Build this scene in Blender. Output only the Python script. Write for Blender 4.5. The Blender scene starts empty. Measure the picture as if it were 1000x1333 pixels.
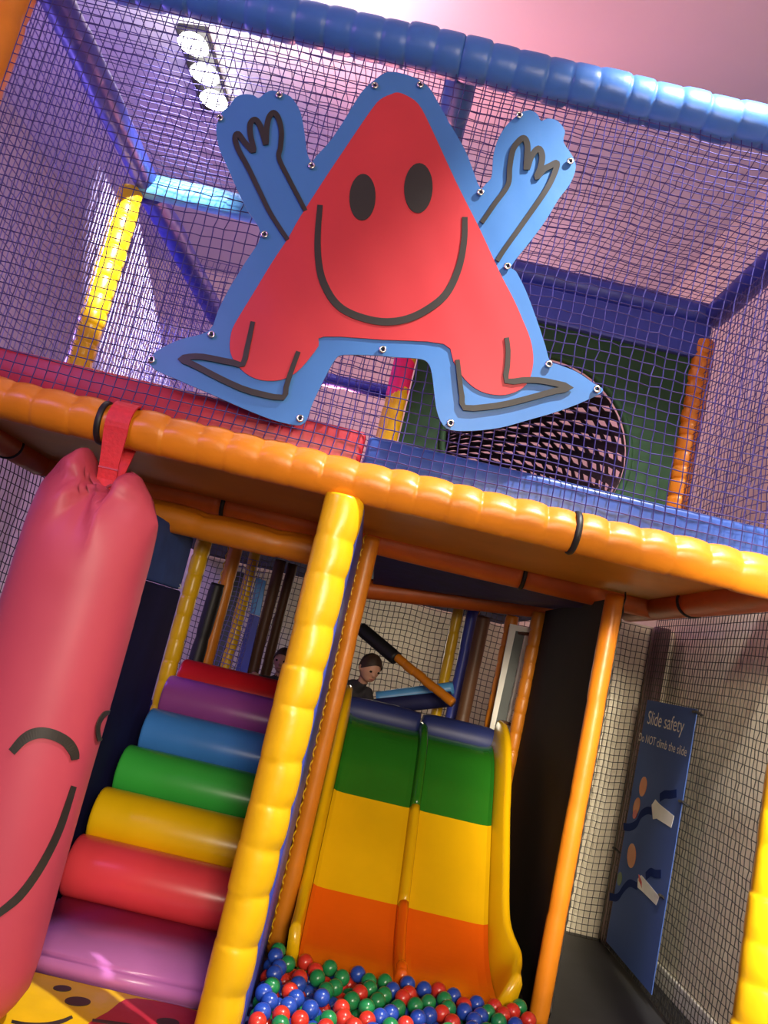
import bpy, bmesh, math, random
import numpy as np
from mathutils import Vector, Matrix
from mathutils.geometry import delaunay_2d_cdt
random.seed(7)
rng = np.random.default_rng(5)
scene = bpy.context.scene
C = scene.collection

# ------------------------------------------------------------------ camera
ROLL, PITCH, YAW, FPX = math.radians(-13.2), math.radians(9.5), math.radians(0.1), 1050.0
CAMP = np.array([0.0, 0.0, 1.55])
def _rot():
    cr, sr = math.cos(ROLL), math.sin(ROLL); cp, sp = math.cos(PITCH), math.sin(PITCH); cy, sy = math.cos(YAW), math.sin(YAW)
    Rz = np.array([[cy, -sy, 0], [sy, cy, 0], [0, 0, 1]])
    Rx = np.array([[1, 0, 0], [0, cp, -sp], [0, sp, cp]])
    base = np.array([[1, 0, 0], [0, 0, 1], [0, -1, 0]])
    Rr = np.array([[cr, -sr, 0], [sr, cr, 0], [0, 0, 1]])
    return Rz @ Rx @ base @ Rr
RM = _rot()      # columns: camera right, down, forward in world axes
cam_d = bpy.data.cameras.new('camera')
cam = bpy.data.objects.new('camera', cam_d); C.objects.link(cam)
m4 = Matrix.Identity(4)
for i in range(3):
    m4[i][0] = RM[i, 0]; m4[i][1] = -RM[i, 1]; m4[i][2] = -RM[i, 2]; m4[i][3] = CAMP[i]
cam.matrix_world = m4
cam_d.sensor_fit = 'VERTICAL'; cam_d.sensor_height = 24.0
cam_d.lens = FPX / 1333.0 * 24.0
cam_d.clip_start = 0.05
scene.camera = cam

def ray(u, v): return RM @ np.array([(u - 500) / FPX, (v - 666.5) / FPX, 1.0])
def onY(u, v, y): d = ray(u, v); return CAMP + d * (y - CAMP[1]) / d[1]
def onZ(u, v, z): d = ray(u, v); return CAMP + d * (z - CAMP[2]) / d[2]
def onX(u, v, x): d = ray(u, v); return CAMP + d * (x - CAMP[0]) / d[0]

# ------------------------------------------------------------------ world, lights, exposure
w = bpy.data.worlds.new('hall'); scene.world = w; w.use_nodes = True
bg = w.node_tree.nodes['Background']; bg.inputs[0].default_value = (0.95, 0.86, 0.80, 1); bg.inputs[1].default_value = 0.16
scene.view_settings.view_transform = 'Standard'; scene.view_settings.look = 'None'
scene.view_settings.gamma = 1.0; scene.view_settings.use_curve_mapping = False
scene.view_settings.exposure = 0.0

def lamp(name, kind, loc, target, energy, color, size=0.2, spot=60, blend=0.5, size_y=None):
    d = bpy.data.lights.new(name, kind); d.energy = energy; d.color = color
    if kind == 'AREA':
        d.shape = 'RECTANGLE'; d.size = size; d.size_y = size_y or size
    else:
        d.shadow_soft_size = size
    if kind == 'SPOT':
        d.spot_size = math.radians(spot); d.spot_blend = blend
    o = bpy.data.objects.new(name, d); C.objects.link(o); o.location = loc
    o.rotation_euler = (Vector(target) - Vector(loc)).to_track_quat('-Z', 'Y').to_euler()
    return o
CEIL = 5.6
lamp('hall_lamp', 'AREA', (1.3, -1.6, 2.9), (0.0, 3.4, 1.2), 115, (1.0, 0.84, 0.68), 1.6)
lamp('under_deck_fill', 'SPOT', (0.35, -1.6, 2.0), (-0.25, 4.3, 0.75), 520, (1.0, 0.86, 0.68), 0.35, 42, 0.8)  # added fill that brightens the stairs and slide beneath the deck
lamp('violet_hall_lamp', 'AREA', (-2.8, 0.2, 3.6), (-1.0, 3.0, 1.3), 45, (0.62, 0.30, 1.0), 1.0)
lamp('ceiling_spot_right', 'SPOT', (1.45, 1.85, 5.5), (1.15, 3.0, 3.0), 1500, (1.0, 0.97, 0.93), 0.03, 58, 0.7)
lamp('ceiling_spot_left', 'SPOT', (-0.55, 1.6, 5.3), (-1.70, 4.6, 3.50), 7000, (1.0, 0.95, 0.88), 0.06, 15, 0.6)
lamp('pink_wash', 'SPOT', (-0.6, 6.0, 3.4), (-0.6, 3.6, 5.6), 480, (1.0, 0.30, 0.33), 0.3, 100, 0.9)
lamp('back_pink_wash', 'POINT', (0.2, 7.3, 4.2), (0, 8, 3), 85, (1.0, 0.48, 0.60), 0.4)
lamp('purple_wash', 'POINT', (-3.0, 5.0, 2.9), (-3, 5, 3), 150, (0.26, 0.17, 1.0), 0.3)
lamp('ceiling_fill', 'SPOT', (-1.9, 4.3, 4.45), (-1.8, 4.2, 5.6), 420, (1.0, 0.95, 0.96), 0.25, 125, 0.9)  # added light with no fixture of its own, whitens the left ceiling
lamp('aisle_wall_fill', 'SPOT', (1.2, -0.6, 2.5), (2.2, 4.4, 1.1), 2600, (1.0, 0.88, 0.66), 0.25, 34, 0.8)  # added fill standing in the open hall, lifts the cream aisle wall
lamp('rear_wall_fill', 'POINT', (0.3, 8.3, 1.75), (0, 8, 1), 14, (1.0, 0.88, 0.66), 0.2)  # added fill for the rear wall below the deck, no fixture there

# ------------------------------------------------------------------ materials
MATS = {}
def mat(name, col, rough=0.5, var=0.10, scale=6.0, bump=0.0, bscale=40.0, spec=0.5, emit=None, metal=0.0, coat=0.0):
    if name in MATS: return MATS[name]
    m = bpy.data.materials.new(name); m.use_nodes = True
    nt = m.node_tree; b = nt.nodes['Principled BSDF']
    tc = nt.nodes.new('ShaderNodeTexCoord'); nz = nt.nodes.new('ShaderNodeTexNoise')
    nz.inputs['Scale'].default_value = scale; nz.inputs['Detail'].default_value = 4
    nt.links.new(tc.outputs['Object'], nz.inputs['Vector'])
    ramp = nt.nodes.new('ShaderNodeValToRGB')
    c = np.array(col)
    ramp.color_ramp.elements[0].position = 0.3; ramp.color_ramp.elements[1].position = 0.7
    ramp.color_ramp.elements[0].color = (*np.clip(c * (1 - var), 0, 1), 1)
    ramp.color_ramp.elements[1].color = (*np.clip(c * (1 + var), 0, 1), 1)
    nt.links.new(nz.outputs['Fac'], ramp.inputs['Fac'])
    nt.links.new(ramp.outputs['Color'], b.inputs['Base Color'])
    b.inputs['Roughness'].default_value = rough; b.inputs['Metallic'].default_value = metal
    b.inputs['Specular IOR Level'].default_value = spec
    if coat: b.inputs['Coat Weight'].default_value = coat; b.inputs['Coat Roughness'].default_value = 0.15
    if bump:
        n2 = nt.nodes.new('ShaderNodeTexNoise'); n2.inputs['Scale'].default_value = bscale; n2.inputs['Detail'].default_value = 3
        nt.links.new(tc.outputs['Object'], n2.inputs['Vector'])
        bp = nt.nodes.new('ShaderNodeBump'); bp.inputs['Strength'].default_value = bump; bp.inputs['Distance'].default_value = 0.01
        nt.links.new(n2.outputs['Fac'], bp.inputs['Height']); nt.links.new(bp.outputs['Normal'], b.inputs['Normal'])
    if emit:
        b.inputs['Emission Color'].default_value = (*emit[0], 1); b.inputs['Emission Strength'].default_value = emit[1]
    MATS[name] = m
    return m
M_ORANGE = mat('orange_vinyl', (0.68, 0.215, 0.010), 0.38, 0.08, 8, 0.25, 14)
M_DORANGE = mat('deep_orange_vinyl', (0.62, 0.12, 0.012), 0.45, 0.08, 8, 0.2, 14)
M_YELLOW = mat('yellow_vinyl', (0.74, 0.43, 0.005), 0.32, 0.06, 8, 0.25, 12)
M_AMBER = mat('amber_panel', (0.64, 0.25, 0.012), 0.5, 0.08, 3)
M_BLUE = mat('blue_vinyl', (0.055, 0.17, 0.50), 0.36, 0.08, 8, 0.2, 14)
M_ROYAL = mat('royal_vinyl', (0.035, 0.055, 0.36), 0.42, 0.08, 8, 0.2, 14)
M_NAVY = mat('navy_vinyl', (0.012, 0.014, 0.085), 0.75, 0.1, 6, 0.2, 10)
M_KRED = mat('red_vinyl', (0.42, 0.016, 0.032), 0.42, 0.08, 8, 0.2, 14)
M_PBLUE = mat('panel_blue', (0.055, 0.19, 0.47), 0.38, 0.05, 4, 0.15, 9)
M_PRED = mat('panel_red', (0.56, 0.035, 0.042), 0.40, 0.05, 4, 0.12, 7)
M_INK = mat('black_print', (0.028, 0.024, 0.02), 0.42, 0.1, 10)
M_METAL = mat('eyelet_metal', (0.75, 0.72, 0.66), 0.25, 0.05, 10, metal=1.0)
M_NET = mat('blue_net_cord', (0.055, 0.048, 0.22), 0.55, 0.25, 20)
M_NETL = mat('pale_net_cord', (0.20, 0.18, 0.50), 0.5, 0.2, 20)
M_NETB = mat('black_net_cord', (0.02, 0.018, 0.016), 0.6, 0.2, 20)
M_NETG = mat('grey_net_cord', (0.10, 0.09, 0.075), 0.6, 0.2, 20)
M_BLACK = mat('black_rubber', (0.012, 0.011, 0.011), 0.5)
M_DARK = mat('charcoal_vinyl', (0.022, 0.017, 0.012), 0.85, 0.2, 2, 0.15, 5)
M_PINK = mat('pink_vinyl', (0.46, 0.055, 0.088), 0.5, 0.05, 2.5, 0.15, 5)
M_STRAP = mat('red_webbing', (0.62, 0.025, 0.035), 0.6, 0.1, 60, 0.2, 90)
M_GREEN = mat('green_vinyl', (0.009, 0.055, 0.016), 0.7, 0.1, 4)
M_HOTPINK = mat('hot_pink_vinyl', (0.85, 0.015, 0.16), 0.4)
M_BROWN = mat('brown_vinyl', (0.12, 0.05, 0.02), 0.5)
M_PLUM = mat('plum_post', (0.16, 0.09, 0.10), 0.5)
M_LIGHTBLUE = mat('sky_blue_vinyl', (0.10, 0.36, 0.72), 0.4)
M_WALL = mat('cream_wall', (0.80, 0.72, 0.56), 0.75, 0.03, 2)
M_LWALL = mat('pale_wall', (0.50, 0.46, 0.47), 0.75, 0.03, 2)
M_CEIL = mat('ceiling_paint', (0.62, 0.60, 0.62), 0.7, 0.04, 0.8)
M_FLOOR = mat('dark_floor', (0.018, 0.018, 0.022), 0.6, 0.2, 5)
M_WHITE = mat('white_paint', (0.75, 0.72, 0.66), 0.5)
M_GREY = mat('grey_glass', (0.09, 0.10, 0.10), 0.2)
M_LAMP = mat('lamp_lens', (1, 1, 1), 0.4, emit=((1.0, 0.97, 0.93), 9.0))

# ------------------------------------------------------------------ helpers
def obj(name, me, material, parent=None, smooth=False):
    o = bpy.data.objects.new(name, me)
    mats = material if isinstance(material, (list, tuple)) else [material]
    if not me.materials:
        for mm in mats: me.materials.append(mm)
    if smooth: me.polygons.foreach_set('use_smooth', [True] * len(me.polygons))
    C.objects.link(o)
    if parent is not None: o.parent = parent
    return o
def tag(o, label, cat=None, group=None, kind=None):
    o['label'] = label
    if cat: o['category'] = cat
    if group: o['group'] = group
    if kind: o['kind'] = kind
    return o
def thing(name, label, cat, group=None, loc=(0, 0, 0)):
    o = bpy.data.objects.new(name, None); C.objects.link(o); o.empty_display_size = 0.05
    o.location = (0, 0, 0)
    return tag(o, label, cat, group)
def pyd(name, V, F):
    me = bpy.data.meshes.new(name); me.from_pydata([tuple(map(float, v)) for v in V], [], F); me.update(); return me
def box_mesh(name, lo, hi, bevel=0.0, segs=2):
    bm = bmesh.new(); bmesh.ops.create_cube(bm, size=1.0)
    lo = np.array(lo, float); hi = np.array(hi, float)
    for v in bm.verts:
        v.co = Vector(((lo[0] + hi[0]) / 2 + v.co.x * (hi[0] - lo[0]), (lo[1] + hi[1]) / 2 + v.co.y * (hi[1] - lo[1]), (lo[2] + hi[2]) / 2 + v.co.z * (hi[2] - lo[2])))
    if bevel: bmesh.ops.bevel(bm, geom=bm.edges[:], offset=bevel, segments=segs, affect='EDGES', profile=0.5)
    me = bpy.data.meshes.new(name); bm.to_mesh(me); bm.free(); return me
def quad_slab(name, pts, thick):
    """thin slab from four corners, thickened along the face normal"""
    P = [np.array(p, float) for p in pts]
    n = np.cross(P[1] - P[0], P[3] - P[0]); n /= np.linalg.norm(n)
    V = P + [p + n * thick for p in P]
    return pyd(name, V, [(3, 2, 1, 0), (4, 5, 6, 7), (0, 1, 5, 4), (1, 2, 6, 5), (2, 3, 7, 6), (3, 0, 4, 7)])
def frame_of(d):
    d = d / np.linalg.norm(d); a = np.array([0, 0, 1.0]) if abs(d[2]) < 0.9 else np.array([0, -1.0, 0])
    s = np.cross(d, a); s /= np.linalg.norm(s); t = np.cross(s, d)
    return d, s, t
def tube_path(P, r, n=8, closed=False):
    """verts, faces of a tube round a polyline"""
    P = [np.array(p, float) for p in P]; V = []; F = []; k = len(P)
    for i, p in enumerate(P):
        a = P[(i - 1) % k] if (closed or i > 0) else P[i]; b = P[(i + 1) % k] if (closed or i < k - 1) else P[i]
        d, s, t = frame_of(b - a)
        rr = r[i] if hasattr(r, '__len__') else r
        for j in range(n):
            an = 2 * math.pi * j / n; V.append(p + rr * (math.cos(an) * s + math.sin(an) * t))
    for i in range(k if closed else k - 1):
        for j in range(n):
            F.append((i * n + j, i * n + (j + 1) % n, ((i + 1) % k) * n + (j + 1) % n, ((i + 1) % k) * n + j))
    if not closed:
        F.append(tuple(reversed(range(n)))); F.append(tuple(range((k - 1) * n, k * n)))
    return V, F
def padded(name, p0, p1, r, seg, pinch=0.10, dim_ang=None, dim=0.0, n=24, seed=0, wob=0.003, dw=0.28, ridge=0.45):
    """stuffed vinyl sleeve with a stitched seam every seg metres"""
    rg = random.Random(seed)
    p0 = np.array(p0, float); p1 = np.array(p1, float); L = np.linalg.norm(p1 - p0)
    d, s, t = frame_of(p1 - p0); k = max(1, round(L / seg)); V = []; F = []
    cuts = [0.0] + [(i + rg.uniform(-0.10, 0.10)) / k for i in range(1, k)] + [1.0]
    rows = []
    for i in range(k):
        fat = rg.uniform(0.98, 1.03); sx, sy = rg.uniform(-wob, wob), rg.uniform(-wob, wob)
        for q in (0.0, 0.05, 0.14, 0.32, 0.5, 0.68, 0.86, 0.95):
            e = min(q, 1 - q)
            rows.append((cuts[i] + (cuts[i + 1] - cuts[i]) * q, fat * (1 - pinch * math.exp(-(e / 0.07) ** 2) - 0.35 * pinch * (1 - math.sin(math.pi * q))), sx, sy, q))
    rows.append((1.0, 1 - pinch, 0, 0, 0.0))
    for (tt, f, sx, sy, q) in rows:
        c = p0 + d * L * tt + s * sx + t * sy
        for j in range(n):
            an = 2 * math.pi * j / n; rr = r * f
            if dim_ang is not None:
                da = (an - dim_ang + math.pi) % (2 * math.pi) - math.pi
                rr -= dim * math.exp(-(da / dw) ** 2) * (math.exp(-((min(q, 1 - q)) / 0.16) ** 2))
                rr += ridge * dim * math.exp(-((abs(da) - 0.55) / 0.25) ** 2) * math.sin(math.pi * q)
            V.append(c + rr * (math.cos(an) * s + math.sin(an) * t))
    R = len(rows)
    for i in range(R - 1):
        for j in range(n): F.append((i * n + j, i * n + (j + 1) % n, (i + 1) * n + (j + 1) % n, (i + 1) * n + j))
    F.append(tuple(reversed(range(n)))); F.append(tuple(range((R - 1) * n, R * n)))
    return pyd(name, V, F)
def ring_mesh(name, c, axis, R, r, n=28, m=8, squash=1.0):
    d, s, t = frame_of(np.array(axis, float)); V = []; F = []
    for i in range(n):
        a = 2 * math.pi * i / n; e = math.cos(a) * s + math.sin(a) * t
        for j in range(m):
            b = 2 * math.pi * j / m; V.append(np.array(c) + e * (R + r * math.cos(b)) + d * r * squash * math.sin(b))
    for i in range(n):
        for j in range(m): F.append((i * m + j, ((i + 1) % n) * m + j, ((i + 1) % n) * m + (j + 1) % m, i * m + (j + 1) % m))
    return pyd(name, V, F)
def net(name, o, u, v, sp, r, material, label, sag=0.02, jit=0.12, group=None, seed=1, spv=None):
    """knotted cord net: o corner, u / v edge vectors; every cord is a real tube"""
    rg = np.random.default_rng(seed)
    o, u, v = (np.array(a, float) for a in (o, u, v))
    Lu, Lv = np.linalg.norm(u), np.linalg.norm(v); du, dv = u / Lu, v / Lv; nn = np.cross(du, dv); nn /= np.linalg.norm(nn)
    nu, nv = max(2, round(Lu / sp)), max(2, round(Lv / (spv or sp)))
    I, J = np.meshgrid(np.arange(nu + 1), np.arange(nv + 1), indexing='ij')
    a, b = I / nu, J / nv
    edge = np.sin(np.pi * a) ** 0.5 * np.sin(np.pi * b) ** 0.5
    ph = rg.uniform(0, 6.28, 6)
    du_ = sp * (jit * rg.normal(size=a.shape) * 0.5 + 0.5 * np.sin(5 * b + 3 * a + ph[0]) + 0.25 * np.sin(13 * a + ph[1])) * edge
    dv_ = sp * (jit * rg.normal(size=a.shape) * 0.5 + 0.5 * np.sin(4 * a + 2 * b + ph[2]) - 0.9 * np.sin(np.pi * a * 3) ** 2 * 0.5) * edge
    dn = sag * edge * (0.6 + 0.4 * np.sin(7 * a + ph[3])) + 0.003 * rg.normal(size=a.shape) * edge
    P = o + (a * Lu + du_)[..., None] * du + (b * Lv + dv_)[..., None] * dv + dn[..., None] * nn
    V = []; F = []; base = 0
    tri = [(math.cos(t), math.sin(t)) for t in (math.pi / 2, math.pi * 7 / 6, math.pi * 11 / 6)]
    for line, side in [(P[i], du) for i in range(nu + 1)] + [(P[:, j], dv) for j in range(nv + 1)]:
        k = len(line)
        for (cx, cy) in tri: V.append(line + r * (cx * side + cy * nn))
        for q in range(k - 1):
            for c in range(3):
                c2 = (c + 1) % 3
                F.append((base + c * k + q, base + c * k + q + 1, base + c2 * k + q + 1, base + c2 * k + q))
        base += 3 * k
    VV = np.concatenate(V)
    me = bpy.data.meshes.new(name); me.from_pydata(VV.tolist(), [], F); me.update()
    ob = obj(name, me, material); return tag(ob, label, 'net', group)
def catmull(P, n=6, closed=False):
    P = [np.array(p, float) for p in P]; k = len(P); out = []
    for i in range(k if closed else k - 1):
        p0 = P[(i - 1) % k] if (closed or i > 0) else 2 * P[0] - P[1]; p1 = P[i]; p2 = P[(i + 1) % k]
        p3 = P[(i + 2) % k] if (closed or i < k - 2) else 2 * P[-1] - P[-2]
        for q in range(n):
            t = q / n
            out.append(0.5 * ((2 * p1) + (-p0 + p2) * t + (2 * p0 - 5 * p1 + 4 * p2 - p3) * t * t + (-p0 + 3 * p1 - 3 * p2 + p3) * t ** 3))
    if not closed: out.append(P[-1])
    return out
def beam(name, label, secs, r, seg, material, ties=(), tie_mat=None, group=None, **kw):
    """padded beam: foam sleeves end to end and the bands between them"""
    root = thing(name, label, 'padded beam', group)
    for i, (a, b) in enumerate(secs):
        obj('foam_sleeve', padded('foam_sleeve', a, b, r, seg, seed=i + len(label), **kw), material, root, True)
    for (c, ax) in ties:
        obj('tie_band', ring_mesh('tie_band', c, ax, r * 1.0, 0.008, squash=1.6), tie_mat or M_BLACK, root, True)
    return root
def post(name, label, x, y, z0, z1, r, seg, material, cat='padded post', pinch=0.10, seed=3, n=24, lace=None, lace_mat=None, bands=(), **kw):
    if lace is None and not bands:
        o = obj(name, padded(name, (x, y, z0), (x, y, z1), r, seg, pinch, seed=seed, n=n, **kw), material, None, True)
        return tag(o, label, cat)
    root = thing(name, label, cat)
    obj('foam_sleeve', padded('foam_sleeve', (x, y, z0), (x, y, z1), r, seg, pinch, seed=seed, n=n, **kw), material, root, True)
    for (za, zb, mm) in bands:
        obj('cover_band', padded('cover_band', (x, y, za), (x, y, zb), r * 1.02, seg, pinch, seed=seed), mm, root, True)
    if lace is not None:
        ax, ay = lace; pts = []; k = int((z1 - z0) / 0.035)
        for i in range(k + 1):
            sgn = 1 if i % 2 else -1
            pts.append((x + ax * r * 1.04 + sgn * 0.012 * ay, y + ay * r * 1.04 - sgn * 0.016 * abs(ax) - 0.0, z0 + 0.03 + i * 0.035))
        V, F = tube_path(pts, 0.005, 5); obj('lacing_cord', pyd('lacing_cord', V, F), lace_mat, root, True)
    return root

# ------------------------------------------------------------------ grid of the play frame (metres)
XL, XM, XR = -1.97, -0.12, 1.66
Y1, Y2 = 3.0, 4.55
ZD, ZT = 2.14, 3.99
RB = 0.078

# ------------------------------------------------------------------ the room
def struct(name, me, material, label):
    o = obj(name, me, material); o['kind'] = 'structure'; o['label'] = label; return o
struct('floor', box_mesh('floor', (-4.2, -3, -0.1), (3.0, 9.6, 0.0)), M_FLOOR, 'dark soft floor of the play hall')
struct('ceiling', box_mesh('ceiling', (-4.2, -3, CEIL), (3.0, 9.6, CEIL + 0.1)), M_CEIL, 'pale ceiling washed with pink light')
struct('wall_back', box_mesh('wall_back', (-4.2, 9.5, 0), (3.0, 9.6, CEIL)), M_WALL, 'cream wall far behind the play frame')
struct('wall_left', box_mesh('wall_left', (-4.3, -3, 0), (-4.2, 9.6, CEIL)), M_LWALL, 'pale wall beside the play frame under purple light')
struct('wall_right', box_mesh('wall_right', (2.24, -3, 0), (2.34, 9.6, CEIL)), M_WALL, 'cream wall behind the aisle net')
struct('baseboard_right', box_mesh('baseboard_right', (2.222, 1.0, 0.0), (2.24, 5.8, 0.11), 0.006), M_WHITE, 'white skirting board along the cream wall')
struct('wall_aisle', box_mesh('wall_aisle', (1.38, 5.82, 0), (2.24, 5.90, 2.15)), M_WALL, 'cream end wall of the aisle beside the slide')

# ------------------------------------------------------------------ main beams
t1 = onY(138, 552, Y1)[0]; t2 = onY(745, 702, Y1)[0]
ang_up = math.radians(65)
beam('padded_rail', 'long orange stitched beam along the front edge of the upper deck', [((-2.6, Y1, ZD), (t1, Y1, ZD)), ((t1, Y1, ZD), (t2, Y1, ZD)), ((t2, Y1, ZD), (2.1, Y1, ZD))], RB, 0.125, M_ORANGE,
     ties=[((t1 - 0.005, Y1, ZD), (1, 0, 0)), ((t2, Y1, ZD), (1, 0, 0))], dim_ang=math.radians(42), dim=0.014, pinch=0.016, wob=0.002)
beam('padded_rail', 'thick blue padded beam along the front top of the netted level', [((-2.3, Y1, ZT), (XM, Y1, ZT)), ((XM, Y1, ZT), (2.2, Y1, ZT))], 0.088, 0.115, M_BLUE, pinch=0.05, wob=0.005)
beam('padded_rail', 'blue padded roof beam running back above the left side net', [((XL + 0.06, Y1 + 0.05, ZT - 0.03), (XL + 0.10, Y2, ZT - 0.03))], 0.075, 0.3, M_ROYAL, pinch=0.03)
beam('padded_rail', 'blue padded roof beam running back behind the pointed panel top', [((XM + 0.01, Y1 + 0.05, ZT), (XM, Y2, ZT))], 0.07, 0.3, M_BLUE, pinch=0.03)
beam('padded_rail', 'blue padded roof beam running back above the right side net', [((XR + 0.04, Y1 + 0.05, ZT), (XR + 0.04, Y2 + 0.1, ZT))], 0.075, 0.3, M_ROYAL, pinch=0.03)
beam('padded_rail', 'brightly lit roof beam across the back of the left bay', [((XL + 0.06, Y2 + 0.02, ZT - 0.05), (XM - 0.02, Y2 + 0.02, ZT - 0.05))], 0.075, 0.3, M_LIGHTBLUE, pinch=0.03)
beam('padded_rail', 'royal blue roof beam above the green tunnel panel', [((XM + 0.02, Y2 + 0.12, ZT), (XR + 0.04, Y2 + 0.12, ZT))], 0.08, 0.3, M_ROYAL, pinch=0.03)
beam('padded_rail', 'blue roof beam running further back behind the bright post', [((XL + 0.12, Y2 + 0.08, ZT - 0.06), (XL + 0.22, 6.5, ZT - 0.06))], 0.08, 0.3, M_ROYAL, pinch=0.03)
# under-deck beams
tk = onY(295, 650, Y2)[0]; tk2 = onY(680, 750, Y2)[0]
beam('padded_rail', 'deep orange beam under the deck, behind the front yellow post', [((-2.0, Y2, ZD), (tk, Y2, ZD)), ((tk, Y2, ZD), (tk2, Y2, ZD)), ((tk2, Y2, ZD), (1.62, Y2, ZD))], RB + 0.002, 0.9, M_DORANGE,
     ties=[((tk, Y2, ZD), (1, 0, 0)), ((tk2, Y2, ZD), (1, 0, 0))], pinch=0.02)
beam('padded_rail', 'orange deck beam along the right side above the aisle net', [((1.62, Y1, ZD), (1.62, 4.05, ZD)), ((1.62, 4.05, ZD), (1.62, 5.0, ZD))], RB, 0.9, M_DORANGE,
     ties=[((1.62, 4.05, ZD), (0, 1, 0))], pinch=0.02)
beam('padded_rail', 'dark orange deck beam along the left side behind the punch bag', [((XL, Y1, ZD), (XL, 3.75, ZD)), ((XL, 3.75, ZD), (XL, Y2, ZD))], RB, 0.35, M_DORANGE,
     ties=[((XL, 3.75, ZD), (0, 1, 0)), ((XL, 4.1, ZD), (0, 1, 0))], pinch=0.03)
YB = 4.36
zb_t, zb_b = onY(310, 677, YB)[2], onY(310, 714, YB)[2]
beam('padded_rail', 'laced orange beam hanging above the colourful roller stairs', [((-1.3, YB, (zb_t + zb_b) / 2), (-0.17, YB, (zb_t + zb_b) / 2))], (zb_t - zb_b) / 2, 0.33, M_ORANGE, pinch=0.02, dim_ang=math.radians(60), dim=0.02)
yl = 5.9
a_ = onY(485, 767, yl); b_ = onY(775, 799, yl)
beam('padded_rail', 'dark orange sloping beam below the blue deck underside', [(tuple(a_ + (b_ - a_) * -0.05), tuple(b_ + (b_ - a_) * 0.06))], 0.075, 0.5, M_DORANGE, pinch=0.02)

# ------------------------------------------------------------------ deck
for nm, x0, x1, lb in (('deck_panel', XL, XM - 0.0, 'amber underside board of the deck above the punch bag side'), ('deck_panel', XM, 1.62, 'amber underside board of the deck above the slide lane')):
    o = obj(nm, box_mesh(nm, (x0, Y1 + 0.02, 2.155), (x1, Y2 + 0.01, 2.19)), M_AMBER); tag(o, lb, 'deck board')
o = obj('deck_panel', box_mesh('deck_panel', (-2.0, Y2 + 0.01, 2.155), (1.62, 9.45, 2.19), 0.004), M_NAVY); tag(o, 'navy underside of the rear deck behind the orange beams', 'deck board')  # lengthened to the rear wall to keep pink light off the lower level
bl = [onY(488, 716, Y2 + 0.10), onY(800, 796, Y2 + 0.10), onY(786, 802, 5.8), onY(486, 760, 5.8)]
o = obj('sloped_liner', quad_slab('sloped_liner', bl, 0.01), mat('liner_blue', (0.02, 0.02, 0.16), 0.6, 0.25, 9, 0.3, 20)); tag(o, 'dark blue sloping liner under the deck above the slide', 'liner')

# kick boards behind the front net
o = obj('kick_board', box_mesh('kick_board', (-2.4, Y1 + 0.05, 2.19), (XM - 0.02, Y1 + 0.10, 2.355), 0.02), M_KRED, None, True); tag(o, 'long red padded kick board behind the front net', 'kick board')
o = obj('kick_board', box_mesh('kick_board', (XM - 0.01, Y1 + 0.05, 2.19), (2.0, Y1 + 0.10, 2.345), 0.02), mat('kick_blue', (0.035, 0.085, 0.34), 0.36, 0.08, 8, 0.2, 14), None, True); tag(o, 'long blue padded kick board behind the front net', 'kick board')

# ------------------------------------------------------------------ posts
post('padded_post', 'yellow stitched front post between the roller stairs and the slide', -0.16, Y1, 0.0, ZD - RB + 0.01, 0.077, 0.165, M_YELLOW, pinch=0.014, n=40, dim_ang=math.radians(35), dim=0.008, dw=0.8, ridge=0.25, wob=0.002)
x2 = -0.038
post('padded_post', 'orange laced post behind the yellow front post', x2, Y2 - 0.25, 0.0, ZD - 0.02, 0.045, 0.5, M_ORANGE, lace=(-0.8, -0.6), lace_mat=M_YELLOW, pinch=0.03)
YP = 4.2
xr2 = onY(791, 830, YP)[0]
post('padded_post', 'orange laced post at the corner of the aisle net', xr2, YP, 0.0, 2.10, 0.048, 0.5, M_ORANGE, lace=(1, -0.2), lace_mat=M_NETB, pinch=0.03)
post('padded_post', 'yellow stitched post at the mouth of the aisle', XR + 0.0, Y1, 0.0, ZD - RB + 0.01, 0.083, 0.15, M_YELLOW, pinch=0.016, n=40, dim_ang=math.radians(130), dim=0.007, dw=0.8, ridge=0.25, wob=0.002)
post('padded_post', 'tall amber corner post at the left end of the front net', XL - 0.02, Y1, ZD + RB - 0.01, 4.6, 0.085, 0.3, M_ORANGE, pinch=0.05)
post('padded_post', 'bright spotlit yellow post on the upper level', XL + 0.03, Y2 + 0.02, 2.19, ZT - 0.10, 0.075, 0.10, M_YELLOW, pinch=0.08)
xg = onY(520, 500, Y2)[0]
post('padded_post', 'upper level post with a pink band above its yellow sleeve', xg, Y2, 2.19, 3.93, 0.062, 0.25, M_YELLOW, pinch=0.03, bands=((2.98, 3.6, M_HOTPINK),))
xu = onY(905, 540, Y2)[0]
post('padded_post', 'orange wavy post beside the green tunnel panel', xu, Y2 + 0.05, 2.19, ZT - 0.2, 0.062, 0.09, M_ORANGE, pinch=0.10, lace=(1, 0), lace_mat=M_BROWN)

# partition between the two lanes
o = obj('partition_panel', box_mesh('partition_panel', (-0.115, Y1 + 0.085, 0.0), (-0.080, Y2 - 0.30, ZD - 0.08), 0.008), M_ROYAL); tag(o, 'navy blue partition panel between yellow front post and orange post', 'panel')

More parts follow.
